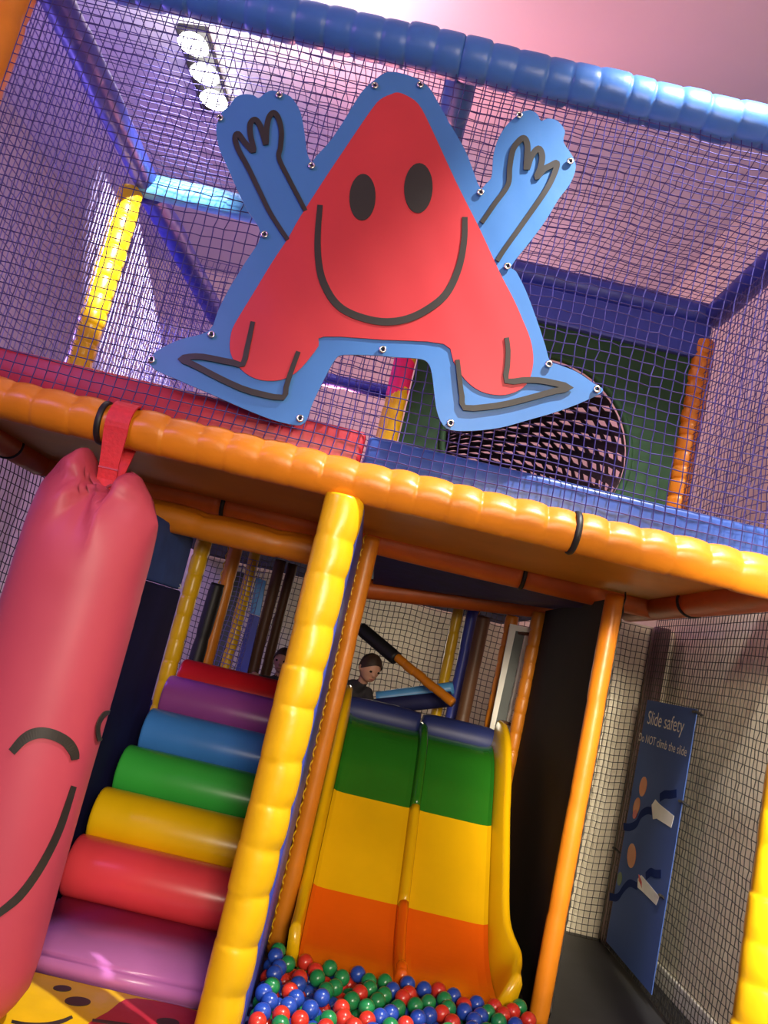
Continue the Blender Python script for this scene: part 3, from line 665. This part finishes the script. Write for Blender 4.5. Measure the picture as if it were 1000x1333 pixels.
post('padded_post', 'brown post standing behind the slide platform', xp, yb, 0.0, 2.0, 0.055, 0.4, M_BROWN, pinch=0.03)
xq = onY(588, 860, 6.9)[0]
post('padded_post', 'yellow and blue post far behind the slide', xq - 0.03, 6.9, 0.0, 2.05, 0.045, 0.2, M_YELLOW, pinch=0.05)
xq2 = onY(604, 860, 6.9)[0]
post('padded_post', 'blue laced post touching the far yellow one', xq2 - 0.01, 6.9, 0.0, 2.05, 0.05, 0.3, M_ROYAL, pinch=0.03, lace=(1, -0.3), lace_mat=M_ORANGE)
a_, b_ = onY(517, 856, 6.3), onY(590, 915, 6.0)
beam('padded_rail', 'orange diagonal rail sloping down behind the crouching child', [(a_, b_)], 0.035, 0.1, M_ORANGE, pinch=0.06)
a_, b_ = onY(470, 818, 6.5), onY(516, 857, 6.3)
beam('padded_rail', 'black upper end of a diagonal rail behind the slide', [(a_, b_)], 0.055, 0.3, M_BLACK, pinch=0.03)
a_, b_ = onY(490, 909, 6.5), onY(590, 896, 6.5)
beam('padded_rail', 'sky blue rail crossing behind the slide platform', [(a_, b_)], 0.05, 0.6, M_LIGHTBLUE, pinch=0.02)
a_, b_ = onY(480, 921, 6.45), onY(588, 910, 6.45)
beam('padded_rail', 'navy rail just below the sky blue rail', [(a_, b_)], 0.06, 0.6, M_NAVY, pinch=0.02)
net('back_net', (-0.2, 7.3, 0.3), (1.75, 0, 0), (0, 0, 1.95), 0.05, 0.0035, M_NETG, 'grey cord net closing the rear of the slide lane', sag=0.02, seed=31)
net('back_net', (-1.6, 7.3, 0.3), (1.3, 0, 0), (0, 0, 1.95), 0.05, 0.0035, M_NETG, 'grey cord net behind the head of the roller stairs', sag=0.02, seed=32)
# rear of the stair lane
xs = onY(240, 790, 5.05)[0]
post('padded_post', 'yellow post at the head of the roller stairs', xs, 5.1, 0.0, 2.0, 0.05, 0.13, M_YELLOW, pinch=0.08)
xs = onY(286, 795, 6.2)[0]
post('padded_post', 'orange laced post behind the stair head', xs, 6.2, 0.86, 2.1, 0.052, 0.3, M_ORANGE, pinch=0.04, lace=(-1, -0.3), lace_mat=M_YELLOW)
xs = onY(312, 800, 6.6)[0]
post('padded_post', 'dull yellow post further behind the stair head', xs, 6.6, 0.86, 2.1, 0.045, 0.2, M_YELLOW, pinch=0.05)
xs = onY(268, 800, 6.0)[0]
tag(obj('hanging_sleeve', padded('hanging_sleeve', (xs, 6.05, 0.865), (xs + 0.02, 6.05, 1.75), 0.055, 0.4, 0.1), M_BLACK, None, True), 'black padded sleeve hanging beside the orange laced post', 'sleeve')
for u, yy, mm, rr, lb in ((348, 7.0, M_BROWN, 0.05, 'brown post close to the sky blue strip'), (365, 7.1, M_BROWN, 0.045, 'slim brown post before the grey rear net')):
    xs = onY(u, 800, yy)[0]; post('padded_post', lb, xs, yy, 0.86, 2.1, rr, 0.4, mm, pinch=0.03)
def card(name, pts, y, material, label, cat, th=0.03):
    P = [onY(u, v, y) for u, v in pts]; return tag(obj(name, quad_slab(name, P, th), material), label, cat)
card('strip_panel', [(334, 752), (346, 756), (338, 802), (325, 798)], 6.9, M_LIGHTBLUE, 'sky blue strip panel behind the yellow rear post', 'panel')
card('strip_panel', [(325, 799), (338, 803), (314, 910), (298, 906)], 6.92, M_ROYAL, 'royal blue strip panel below the sky blue one', 'panel')
card('strip_panel', [(303, 742), (323, 747), (286, 912), (264, 906)], 7.0, M_GREY, 'dull grey panel between orange and yellow rear posts', 'panel')
net('back_net', onY(254, 912, 6.4), onY(285, 884, 6.4) - onY(240, 874, 6.4), (0, 0, 1.15), 0.04, 0.003, M_NETL, 'lilac grey net between the yellow and orange posts', sag=0.01, seed=33)
tag(obj('rear_platform', box_mesh('rear_platform', (-1.3, 5.56, 0.0), (-0.2, 7.2, 0.86), 0.02), M_NAVY), 'dark rear platform behind the stair head', 'platform')
# rope loop with a triangular handle
p0, pA, pB, pC = onY(228, 715, 4.9), onY(226, 742, 4.9), onY(236, 765, 4.9), onY(212, 766, 4.9)
rp = thing('rope_handle', 'small triangular rope handle hanging by the blue side panel', 'rope handle')
V, F = tube_path([(p0[0], p0[1], 2.16), p0, pA], 0.006, 6); obj('rope', pyd('rope', V, F), M_BROWN, rp, True)
V, F = tube_path([pA, pB, pC], 0.006, 6, True); obj('handle', pyd('handle', V, F), M_WHITE, rp, True)
# corner post of the aisle
post('padded_post', 'plum corner post behind the black aisle nets', 2.12, yc + 0.085, 0.0, 2.15, 0.06, 0.6, M_PLUM, pinch=0.02)

# ------------------------------------------------------------------ upper level: green panel with the crawl tunnel
tc_ = onY(697, 580, Y2 + 0.08); TR = 0.55
gx0, gx1, gz0, gz1 = xg + 0.07, XR + 0.02, 2.19, 3.72
N = 64; V = []; F = []
for yy in (Y2 + 0.06, Y2 + 0.09):
    for i in range(N):
        a = 2 * math.pi * i / N; c, s = math.cos(a), math.sin(a)
        V.append((tc_[0] + TR * c, yy, tc_[2] + TR * s))
    for i in range(N):
        a = 2 * math.pi * i / N; c, s = math.cos(a), math.sin(a)
        k = min(((gx1 - tc_[0]) / c if c > 1e-6 else (gx0 - tc_[0]) / c if c < -1e-6 else 9e9), ((gz1 - tc_[2]) / s if s > 1e-6 else (gz0 - tc_[2]) / s if s < -1e-6 else 9e9))
        V.append((tc_[0] + k * c, yy, tc_[2] + k * s))
for i in range(N):
    j = (i + 1) % N
    F += [(i, N + i, N + j, j), (2 * N + j, 3 * N + j, 3 * N + i, 2 * N + i), (j, 2 * N + j, 2 * N + i, i)]
# corner fills
for fx, fz in ((gx0, gz0), (gx1, gz0), (gx1, gz1), (gx0, gz1)):
    a = math.atan2(fz - tc_[2], fx - tc_[0]) % (2 * math.pi); i = int(a / (2 * math.pi / N)); j = (i + 1) % N
    V.append((fx, Y2 + 0.06, fz)); F.append((N + i, len(V) - 1, N + j))
gp = thing('tunnel_panel', 'dark green panel with a round crawl hole on the upper level', 'panel')
obj('green_sheet', pyd('green_sheet', V, F), M_GREEN, gp)
obj('hole_rim', ring_mesh('hole_rim', (tc_[0], Y2 + 0.06, tc_[2]), (0, 1, 0), TR + 0.01, 0.022, 48, 8), M_GREEN, gp, True)
# tunnel: woven black tube running back
bm = bmesh.new(); nA, nB = 32, 27; grid = []
for b in range(nB + 1):
    t = b / nB; yy = Y2 + 0.10 + 4.2 * t; cx = tc_[0] - 0.9 * t * t; rr = TR * 0.98 - 0.03 * t
    grid.append([bm.verts.new((cx + rr * math.cos(2 * math.pi * (a + 0.5 * b) / nA), yy, tc_[2] - 0.05 * t + rr * math.sin(2 * math.pi * (a + 0.5 * b) / nA))) for a in range(nA)])
for b in range(nB):
    for a in range(nA): bm.faces.new((grid[b][a], grid[b][(a + 1) % nA], grid[b + 1][(a + 1) % nA], grid[b + 1][a]))
bm.normal_update(); inner = bm.faces[:]
bmesh.ops.inset_individual(bm, faces=inner, thickness=0.041)
bmesh.ops.delete(bm, geom=inner, context='FACES')
me = bpy.data.meshes.new('crawl_tunnel'); bm.to_mesh(me); bm.free()
o = obj('crawl_tunnel', me, M_NETB); tag(o, 'black woven crawl tunnel running back from the green panel', 'tunnel')
md = o.modifiers.new('thick', 'SOLIDIFY'); md.thickness = 0.006
tag(obj('blue_fascia', box_mesh('blue_fascia', (gx0, Y2 + 0.02, 3.67), (gx1, Y2 + 0.07, 3.89), 0.015), M_ROYAL), 'royal blue padded fascia above the green tunnel panel', 'fascia')
# far rail seen between the panel legs
a_, b_ = onY(400, 489, 5.9), onY(520, 514, 5.9)
beam('padded_rail', 'navy rail seen between the legs of the cut-out', [(a_, b_)], 0.05, 0.5, M_ROYAL, pinch=0.02)

# ------------------------------------------------------------------ ceiling lamp
lf = thing('ceiling_lamp', 'black ceiling fixture with three round white lamps', 'lamp')
LZ = CEIL - 0.06
def lz(u, v): return onZ(u, v, LZ)
c0, c1, c2, c3 = lz(229, 38), lz(268, 43), lz(296, 138), lz(263, 146)
obj('housing', quad_slab('housing', [c0, c1, c2, c3], 0.05), M_BLACK, lf)
for (u, v) in ((252, 57), (267, 96), (279, 130)):
    q = onZ(u, v, LZ - 0.06)
    bm = bmesh.new(); bmesh.ops.create_cone(bm, cap_ends=True, segments=28, radius1=0.115, radius2=0.10, depth=0.03)
    for vv in bm.verts: vv.co += Vector((q[0], q[1], LZ - 0.058))
    me = bpy.data.meshes.new('lamp_lens'); bm.to_mesh(me); bm.free(); obj('lamp_lens', me, M_LAMP, lf)

# ------------------------------------------------------------------ slide safety sign on the aisle net
XS = xc - 0.03
sg = thing('safety_sign', 'tall blue slide safety sign tied to the aisle net', 'sign')
M_SIGN = mat('sign_blue', (0.055, 0.105, 0.32), 0.75, 0.06, 2, spec=0.15); M_SIGND = mat('sign_dark_blue', (0.012, 0.028, 0.14), 0.9, spec=0.05); M_TXT = mat('sign_text', (0.75, 0.72, 0.70), 0.5)
M_SIGNO = mat('sign_orange', (0.55, 0.14, 0.02), 0.5); M_SIGNR = mat('sign_red', (0.5, 0.03, 0.03), 0.5); M_SIGNG = mat('sign_green', (0.03, 0.10, 0.04), 0.5)
def sx_(u, v): return onX(u, v, XS)
tl, tr = sx_(845, 909), sx_(908, 926); bl_, br = sx_(785, 1238), sx_(850, 1277)
y_far = (tl[1] + bl_[1]) / 2; y_near = (tr[1] + br[1]) / 2; z_top = (tl[2] + tr[2]) / 2; z_bot = (bl_[2] + br[2]) / 2
obj('sign_board', box_mesh('sign_board', (XS, y_near, z_bot), (XS + 0.006, y_far, z_top), 0.001, 1), M_SIGN, sg)
def sflat(name, pts, material, k=1):
    P = [sx_(u, v) for u, v in pts]; n = len(P)
    V = [(XS - 0.001 * k, p[1], p[2]) for p in P] + [(XS + 0.002, p[1], p[2]) for p in P]
    F = [tuple(range(n)), tuple(reversed(range(n, 2 * n)))] + [(i, n + i, n + (i + 1) % n, (i + 1) % n) for i in range(n)]
    return obj(name, pyd(name, V, F), material, sg)
def zz_(L, ox=780, oy=1000, s=6.25): return [(ox + a / s, oy + b / s) for a, b in L]
def wav(L, wd):
    P = catmull([np.array(p, float) for p in zz_(L)], 4); up = [p + np.array([0, -wd]) for p in P]; dn = [p + np.array([0, wd]) for p in P]
    return [tuple(p) for p in up] + [tuple(p) for p in reversed(dn)]
sflat('slide_drawing', wav([(200, 475), (250, 480), (305, 450), (340, 380), (390, 345), (430, 350)], 5), M_SIGND, 1)
sflat('slide_drawing', wav([(495, 240), (535, 215), (580, 215), (632, 205)], 5.5), M_SIGND, 1)
sflat('chute_drawing', zz_([(430, 300), (460, 255), (490, 290), (612, 390), (588, 485), (470, 410), (440, 415)]), M_TXT, 2)
sflat('child_drawing', ell(837.5, 1024, 4.5, 13, 0.15), M_SIGNO, 2)
sflat('child_drawing', ell(829, 1050, 4.0, 12, 0.2), M_SIGNO, 2)
sflat('child_drawing', ell(827, 1060, 2.6, 6, 0.2), M_SIGNR, 3)
sflat('slide_drawing', wav([(85, 1045), (150, 1050), (200, 980), (250, 935), (310, 960)], 5), M_SIGND, 1)
sflat('slide_drawing', wav([(380, 880), (420, 845), (460, 860), (505, 860)], 5.5), M_SIGND, 1)
sflat('chute_drawing', zz_([(318, 900), (345, 870), (375, 905), (492, 1045), (465, 1115), (350, 1000), (315, 970)]), M_TXT, 2)
sflat('cross_mark', wav([(325, 890), (340, 920), (350, 950)], 4), M_SIGNR, 3)
sflat('child_drawing', ell(822.5, 1114, 5.5, 16, 0.05), M_SIGNO, 2)
sflat('child_drawing', ell(807, 1144, 3, 9, 0.1), M_SIGNG, 2)
def text(body, a, b, size_z, name):
    """lettering on the board from pixel a (baseline start) to pixel b (baseline end)"""
    cu = bpy.data.curves.new(name, 'FONT'); cu.body = body; cu.extrude = 0.0; cu.size = 1.0
    tmp = bpy.data.objects.new('tmp', cu); C.objects.link(tmp)
    bpy.context.view_layer.update()
    me = bpy.data.meshes.new_from_object(tmp.evaluated_get(bpy.context.evaluated_depsgraph_get()))
    bpy.data.objects.remove(tmp)
    co = np.empty(len(me.vertices) * 3); me.vertices.foreach_get('co', co); co = co.reshape(-1, 3)
    wx = co[:, 0].max(); pa, pb = sx_(*a), sx_(*b); z0 = (pa[2] + pb[2]) / 2
    new = np.stack([np.full(len(co), XS - 0.0015), pa[1] + (pb[1] - pa[1]) * co[:, 0] / wx, z0 + co[:, 1] * size_z], 1)
    me.vertices.foreach_set('co', new.ravel()); me.materials.clear(); me.update()
    return obj(name, me, M_TXT, sg)
text('Slide safety', (843, 938), (889, 959), 0.125, 'lettering')['kind'] = 'stuff'
text('Do NOT climb the slide', (832, 960), (893, 989), 0.075, 'lettering')['kind'] = 'stuff'
for (u, v) in ((906, 927), (888, 1044), (862, 1167), (801, 1105)):
    q = sx_(u, v); V, F = tube_path([(XS - 0.004, q[1] + 0.03, q[2]), (XS - 0.006, q[1] - 0.02, q[2] + 0.004), (XS + 0.02, q[1] - 0.05, q[2] - 0.012)], 0.008, 6)
    obj('cable_tie', pyd('cable_tie', V, F), M_BLACK, sg)

# ------------------------------------------------------------------ children playing
M_SKIN = mat('skin', (0.52, 0.27, 0.18), 0.55, 0.04, 6); M_JACKET = mat('dark_jacket', (0.030, 0.026, 0.030), 0.8, 0.2, 12); M_TROUSER = mat('grey_trousers', (0.06, 0.06, 0.07), 0.8)
M_HAIR = mat('brown_hair', (0.035, 0.016, 0.008), 0.6, 0.3, 40); M_EYE = mat('dark_eye', (0.02, 0.015, 0.01), 0.2)
def blob(V, F, c, r, n=12, m=8, R=None):
    i0 = len(V); r = np.array(r if hasattr(r, '__len__') else (r,) * 3, float); R = np.eye(3) if R is None else R
    for i in range(m + 1):
        t = math.pi * i / m
        for j in range(n):
            p = 2 * math.pi * j / n; V.append(np.array(c) + R @ (r * np.array([math.sin(t) * math.cos(p), math.sin(t) * math.sin(p), math.cos(t)])))
    for i in range(m):
        for j in range(n): F.append((i0 + i * n + j, i0 + (i + 1) * n + j, i0 + (i + 1) * n + (j + 1) % n, i0 + i * n + (j + 1) % n))
def limb(V, F, pts, rad, n=12):
    P = []; Rr = []
    for k in range(len(pts) - 1):
        a, b = np.array(pts[k], float), np.array(pts[k + 1], float)
        for q in range(6): P.append(a + (b - a) * q / 6); Rr.append(rad[k] + (rad[k + 1] - rad[k]) * q / 6)
    P.append(np.array(pts[-1], float)); Rr.append(rad[-1])
    v, f = tube_path(P, Rr, n); i0 = len(V); V += v; F += [tuple(i0 + i for i in ff) for ff in f]
    for p, r in zip(pts, rad): blob(V, F, p, r)
def look(fwd, up=(0, 0, 1)):
    f = np.array(fwd, float); f /= np.linalg.norm(f); r = np.cross(f, up); r /= np.linalg.norm(r); u = np.cross(r, f)
    return np.stack([r, f, u], 1)       # columns: right, forward, up
def child(label, J, face, hands):
    V = []; F = []
    limb(V, F, [J['pelvis'], J['waist'], J['chest']], [0.085, 0.080, 0.085]); limb(V, F, [J['chest'], J['neck']], [0.06, 0.038])
    limb(V, F, [J['shl'], J['chest'], J['shr']], [0.045, 0.07, 0.045])
    for s_ in 'lr':
        limb(V, F, [J['sh' + s_], J['el' + s_], J['ha' + s_]], [0.042, 0.032, 0.023])
        limb(V, F, [J['hi' + s_], J['kn' + s_], J['an' + s_]], [0.062, 0.047, 0.033]); limb(V, F, [J['an' + s_], J['to' + s_]], [0.032, 0.026])
        h = np.array(J['ha' + s_]); d = np.array(hands[s_], float); d /= np.linalg.norm(d); sd = np.cross(d, (0, 0, 1.0)); sd /= (np.linalg.norm(sd) + 1e-9); dn = np.cross(sd, d)
        blob(V, F, h + d * 0.03, (0.026, 0.026, 0.026)); 
        for k, (off, ln) in enumerate(((-0.024, 0.04), (-0.008, 0.05), (0.008, 0.052), (0.023, 0.042))):
            b0 = h + d * 0.04 + sd * off; limb(V, F, [b0, b0 + d * ln * 0.55 - dn * 0.004, b0 + d * ln * 0.9 - dn * 0.016], [0.0085, 0.008, 0.007], 8)
        b0 = h + d * 0.02 + sd * 0.022 * (1 if s_ == 'l' else -1); limb(V, F, [b0, b0 + d * 0.022 + sd * 0.02 * (1 if s_ == 'l' else -1)], [0.009, 0.008], 8)
    R = look(face); hd = np.array(J['head'], float)
    limb(V, F, [J['neck'], hd + R @ np.array([0, -0.01, -0.03])], [0.036, 0.04])
    blob(V, F, hd, (0.070, 0.084, 0.092), 20, 14, R); blob(V, F, hd + R @ np.array([0, 0.028, -0.045]), (0.05, 0.052, 0.048), 16, 10, R)
    blob(V, F, hd + R @ np.array([0, 0.086, -0.018]), (0.011, 0.014, 0.014), 10, 8, R)
    for sx in (-1, 1): blob(V, F, hd + R @ np.array([sx * 0.071, -0.008, -0.012]), (0.010, 0.018, 0.024), 10, 8, R)
    me = pyd('tmp_body', V, F); tmp = bpy.data.objects.new('tmp_body', me); C.objects.link(tmp)
    md = tmp.modifiers.new('r', 'REMESH'); md.mode = 'VOXEL'; md.voxel_size = 0.007
    sm = tmp.modifiers.new('s', 'SMOOTH'); sm.factor = 0.5; sm.iterations = 3
    bpy.context.view_layer.update()
    me2 = bpy.data.meshes.new_from_object(tmp.evaluated_get(bpy.context.evaluated_depsgraph_get())); bpy.data.objects.remove(tmp)
    me2.name = 'person'; me2.materials.clear()
    root = obj('person', me2, [M_JACKET, M_SKIN, M_TROUSER], None, True); tag(root, label, 'child')
    hands_p = [np.array(J['hal']), np.array(J['har'])]; pel = np.array(J['pelvis']); ch = np.array(J['waist']); nk = np.array(J['neck'])
    legs = [np.array(J[k]) for k in ('hil', 'hir', 'knl', 'knr', 'anl', 'anr', 'tol', 'tor')]
    idx = []
    for p in me2.polygons:
        c = np.array(p.center)
        if np.linalg.norm(c - hd) < 0.125 and (c - nk)[2] > -0.005: idx.append(1)
        elif min(np.linalg.norm(c - h) for h in hands_p) < 0.095 and min(np.linalg.norm(c - h - 0.05 * np.array(hands[q]) / np.linalg.norm(hands[q])) for h, q in zip(hands_p, 'lr')) < 0.055: idx.append(1)
        elif min(np.linalg.norm(c - l) for l in legs) < 0.10 and np.linalg.norm(c - ch) > 0.09: idx.append(2)
        else: idx.append(0)
    me2.polygons.foreach_set('material_index', idx)
    # hair cap and face
    hv = []; hf = []; n, m = 28, 12
    for i in range(m + 1):
        for j in range(n):
            p = 2 * math.pi * j / n; front = math.sin(p); tmax = 1.75 - 0.75 * max(0, front) ** 1.2; t = tmax * i / m
            w_ = 1.0 + 0.02 * math.sin(9 * p + 3 * t)
            hv.append(hd + R @ (np.array([0.077, 0.092, 0.101]) * w_ * np.array([math.sin(t) * math.cos(p), math.sin(t) * math.sin(p), math.cos(t)])))
    for i in range(m):
        for j in range(n): hf.append((i * n + j, (i + 1) * n + j, (i + 1) * n + (j + 1) % n, i * n + (j + 1) % n))
    obj('hair', pyd('hair', hv, hf), M_HAIR, root, True)
    for sx in (-1, 1):
        ev, ef = [], []; blob(ev, ef, hd + R @ np.array([sx * 0.030, 0.076, 0.004]), (0.011, 0.007, 0.008), 10, 8, R); obj('eye', pyd('eye', ev, ef), M_EYE, root, True)
    ev, ef = [], []; blob(ev, ef, hd + R @ np.array([0, 0.076, -0.052]), (0.02, 0.006, 0.005), 10, 6, R); obj('mouth', pyd('mouth', ev, ef), mat('lips', (0.35, 0.10, 0.08), 0.5), root, True)
    return root
hk = onY(482, 869, 5.66)
PZ = 1.03
child('child in a dark jacket crouching at the head of the slide', dict(head=tuple(hk), neck=(hk[0] - .03, 5.72, hk[2] - .115), chest=(hk[0] - .075, 5.82, hk[2] - .19), waist=(hk[0] - .10, 5.92, PZ + .15), pelvis=(hk[0] - .11, 5.99, PZ + .10),
      shl=(hk[0] - .175, 5.80, hk[2] - .18), shr=(hk[0] + .02, 5.79, hk[2] - .18), ell=(hk[0] - .19, 5.69, PZ + .13), elr=(hk[0] + .07, 5.70, PZ + .12), hal=(hk[0] - .15, 5.61, PZ + .045), har=(hk[0] + .07, 5.60, PZ + .045),
      hil=(hk[0] - .17, 5.98, PZ + .09), hir=(hk[0] - .05, 5.98, PZ + .09), knl=(hk[0] - .18, 5.77, PZ + .055), knr=(hk[0] - .04, 5.77, PZ + .055), anl=(hk[0] - .18, 5.97, PZ + .04), anr=(hk[0] - .04, 5.97, PZ + .04), tol=(hk[0] - .18, 6.04, PZ + .03), tor=(hk[0] - .04, 6.04, PZ + .03)),
      (0.45, -0.8, -0.35), dict(l=(0.2, -1, -0.25), r=(0.3, -1, -0.25)))
h2 = onY(369, 860, 6.3); hh = onY(326, 878, 6.2); RZ = 0.86
child('child sitting on the rear platform above the dark red roller', dict(head=tuple(h2), neck=(h2[0] - .005, 6.33, h2[2] - .115), chest=(h2[0] - .015, 6.36, h2[2] - .20), waist=(h2[0] - .02, 6.40, RZ + .17), pelvis=(h2[0] - .02, 6.42, RZ + .09),
      shl=(h2[0] - .12, 6.34, h2[2] - .185), shr=(h2[0] + .09, 6.34, h2[2] - .185), ell=((h2[0] - .12 + hh[0]) / 2, 6.27, h2[2] - .20), elr=(h2[0] + .14, 6.25, RZ + .20), hal=(hh[0] + .06, 6.2, hh[2]), har=(h2[0] + .10, 6.12, RZ + .16),
      hil=(h2[0] - .08, 6.40, RZ + .08), hir=(h2[0] + .05, 6.40, RZ + .08), knl=(h2[0] - .11, 6.15, RZ + .13), knr=(h2[0] + .07, 6.15, RZ + .13), anl=(h2[0] - .11, 5.95, RZ + .05), anr=(h2[0] + .07, 5.95, RZ + .05), tol=(h2[0] - .11, 5.87, RZ + .04), tor=(h2[0] + .07, 5.87, RZ + .04)),
      (-0.2, -1, -0.1), dict(l=(-1, -0.2, 0.1), r=(-0.2, -1, 0)))
